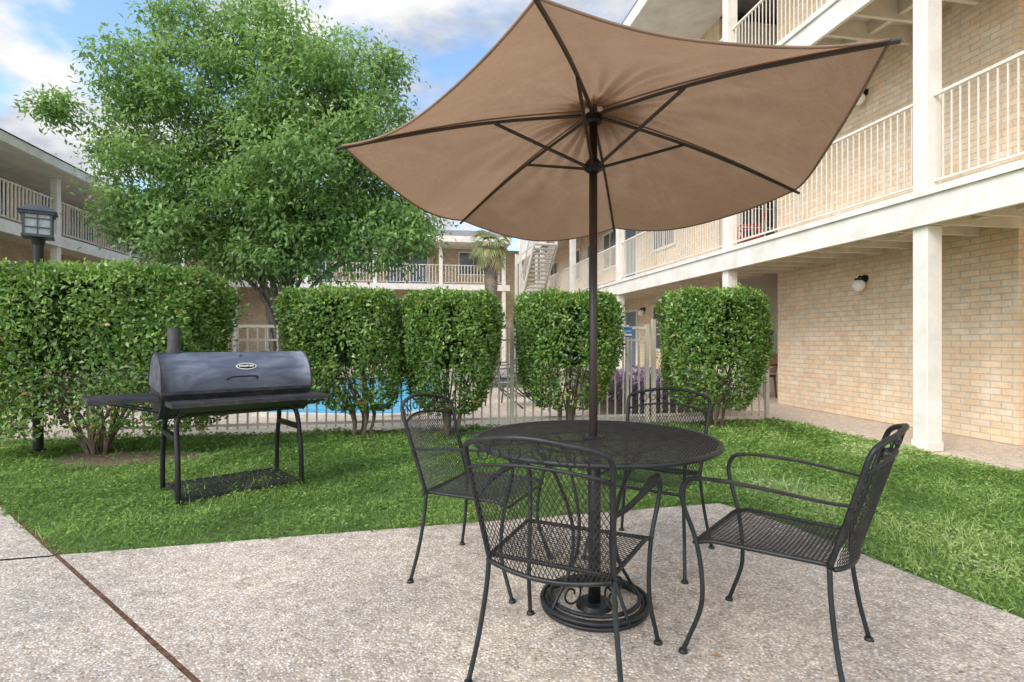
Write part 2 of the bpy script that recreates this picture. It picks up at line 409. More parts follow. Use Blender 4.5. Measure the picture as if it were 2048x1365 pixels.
for z in (2.69,5.40):
    for a,c in zip(cols[:-1],cols[1:]): railing(RB,a+.09,c-.09,z)
railing(RB,8.8,12.95,0,h=.95)
def window(par,x,y0,y1,z0,z1,axis='y',side=-1,mat=M_dark,grid=(2,3)):
    w=MB();fr=MB()
    def bx(m,a0,a1,za,zb,d0,d1):
        if axis=='y': m.box(x+side*d0,a0,za,x+side*d1,a1,zb)
        else: m.box(a0,x+side*d0,za,a1,x+side*d1,zb)
    bx(w,y0,y1,z0,z1,.003,.012)
    for i in range(grid[0]+1):
        a=y0+(y1-y0)*i/grid[0]; t=.035 if i in(0,grid[0]) else .012; bx(fr,a-t,a+t,z0-.03,z1+.03,.014,.045)
    for j in range(grid[1]+1):
        a=z0+(z1-z0)*j/grid[1]; t=.035 if j in(0,grid[1]) else .012; bx(fr,y0,y1,a-t,a+t,.014,.043)
    wo=obj("window",w,mat,par); fo=obj("frame",fr,M_white,wo); return wo
for z in (0,2.69,5.40):
    window(RB,W+1.6,4.3,5.0,z+.1,z+2.1,grid=(3,5)); window(RB,W+1.6,5.15,5.85,z+.1,z+2.1,grid=(3,5))
    for y in (8.0,12,16,19.5): window(RB,W,y,y+1.3,z+.9,z+2.1,grid=(2,2))
    for y in (10.4,14.2): window(RB,W,y,y+.9,z+.05,z+2.05,mat=M_bluedoor,grid=(1,1))
window(RB,6.0,W+.5,W+1.35,2.79,4.85,axis='x',grid=(3,5))
def lampw(par,x,y,z,side=-1):
    b=MB(); b.tube([(x+side*.001,y,z+.10),(x+side*.03,y,z+.10)],.055,14); b.tube(smooth([(x+side*.03,y,z+.10),(x+side*.10,y,z+.13),(x+side*.12,y,z+.08)],4),.014,8); b.tube([(x+side*.12,y,z+.06),(x+side*.12,y,z+.10)],.05,14)
    o=obj("wall_lamp",b,M_blk,par,sm=False)
    g=MB(); g.sphere((x+side*.12,y,z),.088,20,14); obj("globe",g,M_globe,o,sm=True)
for z in (1.95,4.66): lampw(RB,W,2.09,z)
lampw(RB,W,9.9,1.95);
ST=empty("staircase",(4.34,5.75,0),ANG,"open cream staircase with metal rails beside the balconies","staircase")
b=MB(); st=MB()
def flight(y0,y1,z0,z1,x0,x1,n=14):
    for i in range(n):
        t=(i+.5)/n; y=y0+(y1-y0)*t;z=z0+(z1-z0)*t
        b.box(x0+.05,y-.14,z-.03,x1-.05,y+.14,z+.02)
    for x in (x0,x1):
        st.add([(x-.025,y0,z0-.14),(x+.025,y0,z0-.14),(x+.025,y0,z0+.14),(x-.025,y0,z0+.14),(x-.025,y1,z1-.14),(x+.025,y1,z1-.14),(x+.025,y1,z1+.14),(x-.025,y1,z1+.14)],[(0,1,2,3),(4,7,6,5),(0,4,5,1),(1,5,6,2),(2,6,7,3),(3,7,4,0)])
        st.tube([(x,y0,z0+.95),(x,y1,z1+.95)],.02,6)
        for i in range(15):
            t=i/14; y=y0+(y1-y0)*t;z=z0+(z1-z0)*t; st.tube([(x,y,z),(x,y,z+.95)],.01,4)
flight(12.8,16.2,0.1,2.6,-1.1,-.3); flight(16.2,13.8,2.7,4.6,-1.15,-.35)
b.box(-1.2,16.35,2.5,-.2,17.4,2.65)
for x,y in((-1.15,16.45),(-1.15,17.3),(-.3,17.3)): st.box(x-.05,y-.05,0,x+.05,y+.05,4.7)
obj("treads",b,M_white,ST); obj("stair_rails",st,M_rail,ST)
LB=empty("apartment_building.001",(-10.85,6,0),ANG,"two storey brick apartment wing with railed balcony walkway","building")
LE=20.4; q=5.6
bmesh_box("wall",LB,M_brickd,(-1.6,0,0,-1.4,LE,q),(-9,0,0,-8.8,LE,q),(-8.8,0,0,-1.6,.2,q))
bmesh_box("fascia",LB,M_white,(0,0,3.73,.06,LE,4.03))
bmesh_box("balcony_floor",LB,M_soffit,(-1.4,0,3.9,0,LE,4.0))
bmesh_box("soffit",LB,M_white,(-1.4,0,q,.52,LE,q+.06))
b=MB()
b.add([(.6,-.3,q+.26),(.6,LE,q+.26),(-4.5,LE,q+1.7),(-4.5,-.3,q+1.7),(-9.5,-.3,q+.26),(-9.5,LE,q+.26)],[(0,1,2,3),(3,2,5,4),(0,3,4),(1,5,2)]); obj("roof",b,M_roof,LB)
bmesh_box("eave",LB,M_white,(.52,-.3,q+.02,.57,LE,q+.24))
lc=[1.5,5.4,9.3,13.2,17.1]
for c in lc: bmesh_box("column",LB,M_white,(-.16,c-.09,0,0,c+.09,3.73),(-.16,c-.09,4.03,0,c+.09,q))
for a,c in zip(lc[:-1],lc[1:]): railing(LB,a+.09,c-.09,4.03,at=-.08,sp=.13,t=.013)
for z in (0,3.75):
    for y in (3.3,8.0,12.2,16): window(LB,-1.4,y,y+1.5,z+.8,z+1.75,side=1,grid=(2,1))
    for y in (6.2,10.8,14.8): window(LB,-1.4,y,y+.9,z+.28,z+1.8,side=1,mat=M_bluedoor,grid=(1,1))
FB=empty("apartment_building.002",(-14.4,26,0),ANG,"two storey brick apartment block closing the courtyard","building")
FE=14.5
bmesh_box("wall",FB,M_brickd,(-1.6,1.6,0,FE+2,1.8,6.1))
bmesh_box("fascia",FB,M_white,(0,-.06,3.73,FE,0,4.03)); bmesh_box("balcony_floor",FB,M_soffit,(0,0,3.85,FE,1.6,4.0))
bmesh_box("eave",FB,M_white,(.6,-.55,6.1,FE,-.5,6.4),(.6,-.5,6.1,FE,1.6,6.15)); b=MB()
b.add([(-2,-.5,6.41),(FE+1,-.5,6.41),(FE+1,4.5,7.7),(-2,4.5,7.7)],[(0,1,2,3)]); obj("roof",b,M_roof,FB)
fc=[1.2,4.45,7.7,10.96,14.2]
for c in fc: bmesh_box("column",FB,M_white,(c-.09,0,0,c+.09,.18,3.73),(c-.09,0,4.03,c+.09,.18,6.1))
for a,c in zip([0]+fc[:-1],fc): railing(FB,a+.09,c-.09,4.03,axis='x',at=.09,sp=.16,t=.016)
for z in (0,4.03):
    for x in (2.2,5.9,12): window(FB,1.6,x,x+1.6,z+.7,z+1.9,axis='x',grid=(2,1))
    for x in (4.6,9.4,8.2): window(FB,1.6,x,x+.95,z+.02,z+2.0,axis='x',mat=M_bluedoor,grid=(1,1))
# ---------------------------------------------------------------- fence
def fence(par,x0,x1,h=1.34,post=1.8):
    pk=MB()
    n=int((x1-x0)/.115)
    for i in range(n+1):
        x=x0+(x1-x0)*i/n; pk.box(x-.010,-.010,.06,x+.010,.010,h-.02)
    for q in ((x0,-.016,h-.035,x1,.016,h),(x0,-.014,.10,x1,.014,.13),(x0,-.013,h-.2,x1,.013,h-.175)):
        rl=MB(); rl.box(*q); obj("rail",rl,M_fence,par)
    k=max(1,int((x1-x0)/post))
    for i in range(k+1):
        x=x0+(x1-x0)*i/k; po=MB(); po.box(x-.026,-.026,-.01,x+.026,.026,h+.03); obj("post",po,M_fence,par)
    obj("pickets",pk,M_fence,par)
FN=empty("pool_fence",(0,7.3,0),ANG,"beige metal picket fence around the pool","fence")
fence(FN,-9.5,1.9)
GT=empty("pool_gate",(0,7.3,0),ANG,"beige metal picket gate panel with tall posts","gate")
fence(GT,2.0,3.74,1.42,.87)
SG=empty("pool_sign",(1.585,7.57,0),ANG,"small blue and white notice on the fence","sign")
bmesh_box("panel",SG,M_blue,(-.06,-.03,1.20,.06,-.022,1.33)); bmesh_box("border",SG,M_white,(-.052,-.036,1.212,.052,-.031,1.24),(-.045,-.036,1.27,.045,-.031,1.28))
bmesh_box("post",SG,M_fence,(-.02,-.018,0,.02,.018,1.36))
# ---------------------------------------------------------------- hedges
def hedge(cx,cy,a,bb,z0,z1,n,label,stems=5,narrow=.6,lo=.45,seed=0,shift=0):
    e=empty("hedge",(cx,cy,0),ANG*.6,label,"hedge","trimmed hedges along the fence")
    r=np.random.default_rng(seed+10)
    H=z1-z0
    nt_=int(n*.2); ns=n-nt_
    def width(t):
        k=np.clip(t/lo,0,1); w=narrow+(1-narrow)*np.sqrt(1-(1-k)**2)
        top=np.clip((t-.76)/.24,0,1); return w*(1-.16*top**2.2)
    th=r.uniform(0,2*np.pi,ns); t=r.uniform(0,1,ns)
    sx=np.sign(np.cos(th))*np.abs(np.cos(th))**.65; sy=np.sign(np.sin(th))*np.abs(np.sin(th))**.65
    lump=1+.05*np.sin(3*th+t*7+seed)+.045*np.sin(7*th-11*t+seed*2)+.03*np.sin(13*th+17*t)
    ww=width(t)*lump*(1-np.abs(r.normal(0,.10,ns))+ (r.uniform(size=ns)<.06)*.08)
    x=a*sx*ww+shift*(1-t)**1.5;y=bb*sy*ww; z=z0+H*t
    nx=np.stack([sx,sy,np.full(ns,.25)],1)
    xt=r.uniform(-1,1,nt_);yt=r.uniform(-1,1,nt_)
    kk=(np.abs(xt)**2.9+np.abs(yt)**2.9)<1; xt=xt[kk];yt=yt[kk]
    er=np.maximum(np.abs(xt),np.abs(yt))
    zt=z1-H*np.abs(r.normal(0,.035,len(xt)))+.025*np.sin(xt*6+seed)+.02*np.sin(yt*5+xt*11)-.12*er**3.2 + (r.uniform(size=len(xt))<.07)*r.uniform(0,.07,len(xt))
    C=np.concatenate([np.stack([x,y,z],1),np.stack([xt*a*.91,yt*bb*.91,zt],1)])
    NN=np.concatenate([nx,np.tile([0,0,1.],(len(xt),1))])
    m=len(C)
    NN/=np.linalg.norm(NN,axis=1,keepdims=True)
    D=NN*.55+runit(m)*.8+np.array([0,0,.35])
    nrm=NN+runit(m)*.65+np.array([0,0,.4])
    L=r.uniform(.036,.066,m);Wd=L*r.uniform(.42,.58,m)
    tt=(C[:,2]-z0)/H; hole=vnoise(C[:,0]*1.+C[:,1],C[:,2],9,seed+3)
    keep=(tt>.5)|(r.uniform(size=m)<(.20+tt*1.4)*(1.05+1.0*hole))
    keep&=~((vnoise(C[:,0]+C[:,1],C[:,2]*1.1,13,seed+5)>.42)&(r.uniform(size=m)<.45))
    C=C[keep];D=D[keep];nrm=nrm[keep];L=L[keep];Wd=Wd[keep];NN=NN[keep];tt=tt[keep];m=len(C)
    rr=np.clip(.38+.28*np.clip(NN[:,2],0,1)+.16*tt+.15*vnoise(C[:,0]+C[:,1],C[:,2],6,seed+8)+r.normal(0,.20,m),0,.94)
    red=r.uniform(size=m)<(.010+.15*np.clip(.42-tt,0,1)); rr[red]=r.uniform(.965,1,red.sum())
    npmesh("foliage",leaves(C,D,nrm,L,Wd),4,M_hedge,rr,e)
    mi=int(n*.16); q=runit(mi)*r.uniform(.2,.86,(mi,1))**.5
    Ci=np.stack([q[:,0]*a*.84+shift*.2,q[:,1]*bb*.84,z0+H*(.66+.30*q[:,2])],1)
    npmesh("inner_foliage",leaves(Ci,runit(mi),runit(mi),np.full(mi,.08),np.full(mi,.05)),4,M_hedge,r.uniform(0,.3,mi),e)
    b=MB()
    for i in range(stems):
        an=2*math.pi*i/stems+seed; bx=shift*.9+.07*math.cos(an)+random.uniform(-.04,.04); by=.06*math.sin(an)
        for k in range(3):
            ex=a*.75*math.cos(an+random.uniform(-.8,.8))*random.uniform(.4,1);ey=bb*.75*math.sin(an+random.uniform(-.8,.8)); ez=z0+H*random.uniform(.35,.8)
            b.tube(smooth([(bx,by,-.02),(bx*1.1+ex*.12,by*1.4+ey*.1,z0*.7+.06),(bx*.4+ex*.55,ey*.55,z0+(ez-z0)*.45),(ex,ey,ez)],4),[.020-.016*j/12 for j in range(13)],5)
    obj("stems",b,M_twig,e)
hedge(-4.22,5.62,1.20,.56,.20,1.87,60000,"wide boxy clipped hedge beside the black lamp post",8,.70,.42,1)
hedge(-2.05,6.55,.69,.46,.30,1.73,29000,"clipped hedge with leggy bare lower stems near the grill",6,.26,.70,2,.26)
hedge(-.74,6.72,.57,.46,.25,1.71,27000,"square clipped hedge tapering to a narrow base",5,.28,.68,3,-.02)
hedge(.71,7.15,.655,.46,.25,1.74,27000,"square clipped hedge tapering to a narrow base",5,.32,.64,4)
hedge(2.66,7.28,.66,.43,.22,1.79,28000,"square clipped hedge standing before the gate panels",5,.42,.55,5)
# ---------------------------------------------------------------- tree
TY=14.0; k=TY/1100
TR=empty("shade_tree",(-5.75,TY,0),0,"large spreading shade tree with feathery light green leaves","tree")
lobes=[(400,70,72,60),(520,50,100,65),(610,95,80,65),(315,180,80,65),(250,190,50,30),(245,285,60,48),(430,200,145,110),(590,200,140,110),(710,180,95,80),(785,145,40,35),(330,370,95,75),(450,370,150,115),(640,360,150,120),(765,300,90,95),(815,410,55,75),(775,490,85,65),(620,500,115,60),(400,480,105,60),(300,440,50,45),(510,510,100,50),(700,440,100,80),(370,455,75,50),(560,430,110,80),(190,255,28,22),(835,470,30,45)]
B=[];br=MB(); CR=[]
for li,(px,py,rx,ry) in enumerate(lobes):
    X=(px-1024)*k+5.75; Z=1.14+(682-py)*k; RX=rx*k;RZ=ry*k
    yo=random.uniform(-1.3,1.0); RY=min(2.2,(RX+RZ)/2*1.15)
    nc=int(12+RX*RZ*RY*25)
    tcen=Vector((X,yo,Z))
    if li%2==0 or li<5:
        base=Vector((random.uniform(-.15,.15),random.uniform(-.15,.15),0))
        mid=Vector((X*.24,yo*.3,2.2+.22*(Z-2.2)))
        path=smooth([base,Vector((base.x*1.5+X*.03,base.y,1.1)),mid,tcen],6)
        br.tube(path,[.11-.095*i/(len(path)-1) for i in range(len(path))],7)
    for i in range(nc):
        q=runit(1)[0]*rng.uniform(.3,1.08)**.55
        c=np.array([X+q[0]*RX,yo+q[1]*RY,Z+q[2]*RZ])
        CR.append(c)
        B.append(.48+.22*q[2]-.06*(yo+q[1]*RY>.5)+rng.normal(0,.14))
        if i%6==0:
            cv=Vector(c); st_=path[int(len(path)*random.uniform(.6,.95))]
            if (cv-st_).length<2.5: br.tube(smooth([st_,st_.lerp(cv,.55)+Vector((0,0,.12)),cv],4),[.020,.018,.016,.014,.012,.010,.008,.006,.005],4)
CR=np.array(CR);B=np.array(B); nc=len(CR); per=max(24,int(98000/nc))
cen=np.repeat(CR,per,0); bb_=np.repeat(B,per); m=len(cen)
offs=rng.normal(size=(m,3))*np.array([.21,.21,.13])
P=cen+offs; P[:,2]-=.6*(offs[:,0]**2+offs[:,1]**2)
D=offs*1.0+runit(m)*.55+np.array([0,0,-.25]); nrm=runit(m)*.8+np.array([0,-.4,1.])
L=rng.uniform(.10,.17,m);Wd=L*rng.uniform(.38,.54,m)
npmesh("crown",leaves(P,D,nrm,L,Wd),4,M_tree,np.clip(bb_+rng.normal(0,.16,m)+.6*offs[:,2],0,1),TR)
br.tube([(0,0,-.05),(0,0,.5),(.03,0,1.1)],[.28,.22,.15],10)
obj("trunk",br,M_bark,TR,sm=True)
PT=empty("palm_tree",(-.5,14.2,0),0,"small fan palm with shaggy trunk and drooping fronds","palm tree")
b=MB(); pth=[(0,0,-.02),(.02,0,1),(-.03,0,2),(-.05,0,3.6)]; pp=smooth(pth,8)
b.tube(pp,[.15+.02*((i%2)) for i in range(len(pp))],12)
for i in range(110):
    z=random.uniform(.6,3.5);a=random.uniform(0,6.28); b.add([(.14*math.cos(a)-.03,.14*math.sin(a),z),(.14*math.cos(a+.5)-.03,.14*math.sin(a+.5),z),(.22*math.cos(a+.25)-.03,.22*math.sin(a+.25),z+.14)],[(0,1,2)])
obj("trunk",b,M_palmbark,PT)
b=MB();Vv=[];Rr=[]
for i in range(30):
    a=random.uniform(0,6.28); el=random.uniform(-1.0,1.0); s0=Vector((-.05,0,3.6)); dd=Vector((math.cos(a)*math.cos(el),math.sin(a)*math.cos(el),math.sin(el)))
    ln=random.uniform(.22,.4); tip=s0+dd*ln; b.tube([s0,tip],.012,4)
    s=dd.cross(Vector((0,0,1))).normalized(); u=s.cross(dd); rv=random.uniform(0,1) if el>0 else random.uniform(.6,1)
    for j in range(17):
        fa=-1.25+2.5*j/16; d1=(dd*math.cos(fa)+s*math.sin(fa)+Vector((0,0,-.35)))
        q=leaves(np.array([tip[:]]),np.array([d1[:]]),np.array([u[:]]),np.array([random.uniform(.34,.48)]),np.array([.04]))
        q[2,2]-=.12; Vv.append(q);Rr.append(min(1,max(0,rv+random.uniform(-.15,.15))))
npmesh("crown",np.concatenate(Vv),4,M_palm,np.array(Rr),PT); obj("frond_stalks",b,M_palmbark,PT)
n=15000; x=rng.uniform(1.1,3.4,n);y=rng.uniform(8.4,10.8,n); hgt=.54+.12*vnoise(x,y,5,2)
z=hgt*rng.uniform(.1,1,n)**.6
Cc=np.stack([x,y,z],1); D=runit(n)+np.array([0,0,.6])
npmesh("purple_ground_cover",leaves(Cc,D,runit(n)+np.array([0,0,.5]),rng.uniform(.08,.15,n),rng.uniform(.02,.04,n)),4,M_purple,np.clip(.25+z+rng.normal(0,.2,n),0,1),kind="stuff",category="purple plants",label="low bed of purple leafed plants behind the gate")
pts=np.array([[.17,2.42],[.19,2.40],[.72,1.99],[-.3,3.05],[-3.4,5.2],[-3.9,5.3],[-4.1,5.45],[-3.6,5.55],[-3.2,5.35],[-3.8,5.1],[-3.5,5.3],[-4.0,5.2],[-3.3,5.5]])
n=len(pts); a=rng.uniform(0,6.28,n)
npmesh("fallen_leaves",leaves(np.c_[pts,np.full(n,.008)],np.c_[np.cos(a),np.sin(a),np.zeros(n)],np.tile([0,0,1.],(n,1)),np.full(n,.045),np.full(n,.022)),4,M_fallen,rng.uniform(size=n),kind="stuff",category="fallen leaves",label="a few dry orange leaves on the ground")
# ---------------------------------------------------------------- lamp post
LP=empty("lamp_post",(-4.84,5.62,0),.65,"black lamp post with square glass lantern beside the hedge","lamp post")
b=MB(); b.tube([(0,0,-.01),(0,0,.02),(0,0,.05),(0,0,2.12)],[.075,.075,.045,.045],14); b.tube([(0,0,2.12),(0,0,2.19)],[.05,.065],14); obj("post",b,M_blk,LP,sm=False)
b=MB(); w0=.108
for sx in(-1,1):
    for sy in(-1,1): b.box(sx*w0-.009,sy*w0-.009,2.215,sx*w0+.009,sy*w0+.009,2.42)
b.box(-.125,-.125,2.19,.125,.125,2.215)
for z in (2.285,2.375):
    for s in(-1,1): b.box(-w0+.01,s*w0-.005,z-.005,w0-.01,s*w0+.005,z+.005); b.box(s*w0-.005,-w0+.01,z-.005,s*w0+.005,w0-.01,z+.005)
for s in(-1,1): b.box(-.005,s*w0-.0065,2.216,.005,s*w0+.0065,2.419); b.box(s*w0-.0065,-.005,2.216,s*w0+.0065,.005,2.419)
b.box(-.135,-.135,2.42,.135,.135,2.445)
obj("lantern_frame",b,M_lantern,LP)
b=MB(); b.add([(-.155,-.155,2.447),(.155,-.155,2.447),(.155,.155,2.447),(-.155,.155,2.447),(-.07,-.07,2.515),(.07,-.07,2.515),(.07,.07,2.515),(-.07,.07,2.515)],[(0,1,5,4),(1,2,6,5),(2,3,7,6),(3,0,4,7),(4,5,6,7),(0,3,2,1)]); obj("lantern_roof",b,M_lantern,LP)
b=MB(); b.box(-.098,-.098,2.216,.098,.098,2.419); obj("lantern_glass",b,M_glass,LP)
# ---------------------------------------------------------------- mesh lattice
def lattice(b,fn,wu,wv,a,c,r=.0013,inside=None):
    nu=int(wu/a);nv=int(2*wv/c)
    T=[]
    for j in range(nv):
        for i in range(-1,nu+1):
            u0=(i+.5*(j%2))*a; v0=j*c/2
            for du in(-a/2,a/2):
                u1=u0+du;v1=v0+c/2
                if min(u0,u1)<-1e-6 or max(u0,u1)>wu+1e-6 or v1>wv+1e-6: continue
                if inside and not(inside(u0,v0) and inside(u1,v1)): continue
                T.append((fn(u0,v0),fn(u1,v1)))
    for p,q in T:
        p=Vector(p);q=Vector(q); t=(q-p).normalized(); a0=Vector((0,0,1)) if abs(t.z)<.8 else Vector((0,1,0))
        s=t.cross(a0).normalized(); u=s.cross(t)
        o=len(b.v)
        for e in(p,q):
            b.v+=[tuple(e+s*r*1.2),tuple(e-s*r*.6+u*r),tuple(e-s*r*.6-u*r)]
        b.f+=[(o,o+1,o+4,o+3),(o+1,o+2,o+5,o+4),(o+2,o,o+3,o+5)]
# ---------------------------------------------------------------- chair
def yback(x,z): return -.205-.30*(z-.40)-.055*(1-min(1,(x/.25)**2))
def hw(z): return .212+.075*(z-.40)
CH=empty("patio_chair",label="black wrought iron mesh patio armchair",cat="chair",group="mesh patio chairs around the round table")
def seatf(u,v,Wd=.46,Dp=.43):
    t=v/Dp; x=(u/Wd-.5)*(.42+.06*t)
    z=.425-.014*math.sin(math.pi*min(1,t))*(1-(2*u/Wd-1)**2)-.02*max(0,(t-.85)/.15)**2
    return (x,-.205+v,z)
b=MB(); lattice(b,seatf,.46,.43,.0155,.029,.0013); obj("seat",b,M_mesh,CH)
b=MB()
fr=[seatf(u,0) for u in np.linspace(0,.46,9)]+[seatf(.46,v) for v in np.linspace(.03,.42,8)]+[seatf(u,.43) for u in np.linspace(.45,.01,9)]+[seatf(0,v) for v in np.linspace(.42,.02,8)]+[seatf(0,0)]
b.tube([Vector(p)+Vector((0,0,-.004)) for p in fr],.008,8); obj("seat_frame",b,M_iron,CH,sm=True)
ZT=.735
def backf(u,v,Wd=.44,Hh=ZT-.41):
    s=2*u/Wd-1; t=v/Hh; z=.41+v+.035*(1-s*s)*t-.02*(1-s*s)*(1-t); x=s*hw(z); return (x,yback(x,z),z)
b=MB(); lattice(b,backf,.44,ZT-.41,.0155,.028,.0013); obj("backrest",b,M_mesh,CH)
b=MB()
L_=[(-hw(.41),yback(.25,.41),.41),(-hw(.55),yback(.25,.55),.55),(-hw(.7),yback(.25,.7),.70),(-hw(.79)+.002,yback(.25,.79),.79),(-hw(.8)+.03,yback(.22,.82),.822)]
top=[(x,yback(x,.82+.03*(1-(x/.25)**2)),.822+.035*(1-(x/.2)**2)) for x in(-.12,0,.12)]
path=smooth(L_+top+[(-p[0],p[1],p[2]) for p in L_[::-1]],6); b.tube(path,.0095,8)
b.tube([backf(u,ZT-.41) for u in np.linspace(0,.44,13)],.006,6); b.tube([backf(u,0) for u in np.linspace(0,.44,13)],.008,6)
obj("back_frame",b,M_iron,CH,sm=True)
def sp(cx,cz,r0,r1,a0,turn,n=22):
    out=[]
    for i in range(n):
        t=i/(n-1);r=r0+(r1-r0)*t;a=a0+turn*t; x=cx+r*math.cos(a);z=cz+r*math.sin(a); out.append((x,yback(x,z),z))
    return out
for s in(-1,1):
    b=MB()
    zc=lambda x:(.775+.035*(1-(x/.22)**2))
    for cx_,r in ((.165,.032),(.105,.030),(.045,.032)):
        b.tube(sp(s*cx_,zc(cx_)+.003,r,.008,math.pi/2,s*(-1 if cx_==.105 else 1)*6.6),.0030,5)
    obj("scrollwork",b,M_iron,CH,sm=True)
for s in(-1,1):
    b=MB()
    arm=[(s*.262,.255,.008),(s*.256,.235,.06),(s*.243,.195,.18),(s*.240,.195,.30),(s*.246,.215,.42),(s*.262,.25,.53),(s*.268,.258,.59),(s*.268,.235,.635),(s*.27,.19,.648)]
    b.tube(smooth(arm,6),.0085,8); b.tube([(s*.262,.255,-.002),(s*.262,.255,.012)],[.018,.014],10)
    b.tube([(s*.23,.195,.405),(s*.246,.213,.41)],.006,6)
    obj("front_leg",b,M_irong,CH,sm=True)
    b=MB()
    a_=smooth([(s*.27,.20,.648),(s*.274,.10,.652),(s*.27,-.05,.645),(s*.25,-.20,.63),(s*hw(.63),yback(.25,.63),.625)],5)
    for i,(p,q) in enumerate(zip(a_[:-1],a_[1:])):
        w=lambda i_:.009+.010*math.exp(-((i_-5)/4)**2)
        w0,w1=w(i),w(i+1)
        t=(q-p).normalized(); sd=t.cross(Vector((0,0,1))).normalized(); h=Vector((0,0,.004))
        b.add([p-sd*w0-h,p+sd*w0-h,p+sd*w0+h,p-sd*w0+h,q-sd*w1-h,q+sd*w1-h,q+sd*w1+h,q-sd*w1+h],[(0,1,5,4),(1,2,6,5),(2,3,7,6),(3,0,4,7)]+([(3,2,1,0)] if i==0 else []))
    obj("armrest",b,M_iron,CH)
    b=MB(); b.tube(smooth([(s*hw(.41),-.208,.42),(s*.222,-.215,.30),(s*.24,-.235,.15),(s*.262,-.265,.008)],5),.0085,8); b.tube([(s*.262,-.265,-.002),(s*.262,-.265,.012)],[.018,.014],10)
    obj("rear_leg",b,M_irong,CH,sm=True)
def face(v): return math.atan2(-v[0],v[1])
CH.location=(.99,2.06,0);CH.rotation_euler=(0,0,face((-.361,.292)))
CH["label"]="black wrought iron mesh armchair pulled back from the table"
copy_tree(CH,(.205,1.955,0),face((.21,.445)),"black wrought iron mesh armchair tucked up to the table")
copy_tree(CH,(-.135,2.74,0),face((.4,-.165)),"black wrought iron mesh armchair at the patio edge by the grill")
copy_tree(CH,(.735,2.95,0),face((-.275,-.42)),"black wrought iron mesh armchair behind the round table")
# ---------------------------------------------------------------- table
TB=empty("patio_table",(.355,2.37,0),0,"round black mesh metal patio table with pedestal base","table")
b=MB(); R=.512
lattice(b,lambda u,v:(u-R,v-R,.722),2*R,2*R,.0130,.027,.0015,lambda u,v:(.03**2<(u-R)**2+(v-R)**2<(R-.004)**2))
obj("table_top",b,M_mesh,TB)
b=MB(); b.ring((0,0,.716),R,.011,72,8); b.ring((0,0,.724),.035,.008,24,8)
for i in range(4):
    a=math.pi*i/2+.2; b.tube([(.035*math.cos(a),.035*math.sin(a),.712),(R*math.cos(a),R*math.sin(a),.708)],.006,5)
b.ring((0,0,.705),.27,.006,48,6); obj("table_rim",b,M_iron,TB,sm=True)
b=MB(); b.tube([(0,0,.02),(0,0,.70)],.027,14); obj("pedestal",b,M_iron,TB,sm=True)
for i in range(4):
    a=math.pi/2*i+.5; b=MB(); ca,sa=math.cos(a),math.sin(a)
    b.tube(smooth([(r*ca,r*sa,z) for r,z in((.29,.70),(.21,.60),(.14,.45),(.11,.32),(.13,.18),(.20,.06),(.225,.012))],6),.008,7)
    sp_=[( (.12+ (.055-.04*t)*math.cos(1.5+8*t))*ca,(.12+(.055-.04*t)*math.cos(1.5+8*t))*sa,.075+(.055-.04*t)*math.sin(1.5+8*t)) for t in np.linspace(0,1,24)]
    b.tube(sp_,.005,5)
    obj("leg",b,M_iron,TB,sm=True)
b=MB()
for r,z in ((.222,.012),(.205,.03),(.19,.048),(.226,.034)): b.ring((0,0,z),r,.009,56,8)
obj("base_ring",b,M_iron,TB,sm=True)
b=MB(); b.tube([(0,0,.0),(0,0,.02)],[.08,.07],28); obj("base_plate",b,M_iron,TB)
# ---------------------------------------------------------------- umbrella
UM=empty("patio_umbrella",(.35,2.37,0),0,"tan fabric patio umbrella with bronze pole through the table","umbrella")
K=[(1.002,.255,1.862),(.293,1.103,1.855),(-.647,.928,1.865),(-1.002,-.255,1.891),(-.293,-1.103,1.931),(.650,-.917,1.936)]
DR=[.085,.105,.08,.07,.048,.07]
AP=Vector((0,0,2.135))
def ribp(c,r):
    p=AP.lerp(Vector(c),r); p.z+=.025*math.sin(math.pi*r); return p
b=MB(); nr,nsg=34,36; o=0
for i in range(6):
    A_,B_=Vector(K[i]),Vector(K[(i+1)%6]); o=len(b.v)
    for a in range(nr+1):
        r=.05+.95*a/nr
        for c in range(nsg+1):
            s=c/nsg; w=4*s*(1-s)
            p=ribp(A_,r).lerp(ribp(B_,r),s)
            h=p-AP; sc=1-.022*w*r; p.x=AP.x+h.x*sc;p.y=AP.y+h.y*sc
            p.z-=DR[i]*w*r**1.9
            p.z+=.03*w*math.sin(math.pi*r)*.6
            fr_=1-r**3
            p.z+=fr_*(.008*math.sin(9*s+5*r+i)*w*r+.006*math.sin(23*r*s+i*2)*w+.008*math.sin(31*s-6*r+i)*w*(1-r)+.006*math.sin(38*(s-.5)*(1.3-r)+3*i)*w)+.003*math.sin(9*s+5+i)*w*r
            b.v.append(tuple(p))
    for a in range(nr):
        for c in range(nsg):
            q=o+a*(nsg+1)+c; b.f.append((q,q+1,q+nsg+2,q+nsg+1))
cv_=list(b.v)
obj("canopy",b,M_canopy,UM,sm=True)
M_hem=paint("canopy_hem",(.26,.165,.105),.85)
b=MB()
for i in range(6):
    o=i*(nr+1)*(nsg+1)+nr*(nsg+1); b.tube([cv_[o+c] for c in range(nsg+1)],.0045,5)
    o=i*(nr+1)*(nsg+1); b.tube([Vector(cv_[o+a*(nsg+1)])-Vector((0,0,.003)) for a in range(nr+1)],.0035,4)
obj("hem",b,M_hem,UM,sm=True)
b=MB(); b.add([(0,0,2.20)]+[(.19*math.cos(math.radians(60*i+14)),.19*math.sin(math.radians(60*i+14)),2.16) for i in range(6)],[(0,i+1,(i+1)%6+1) for i in range(6)]); obj("vent_cap",b,M_canopy,UM)
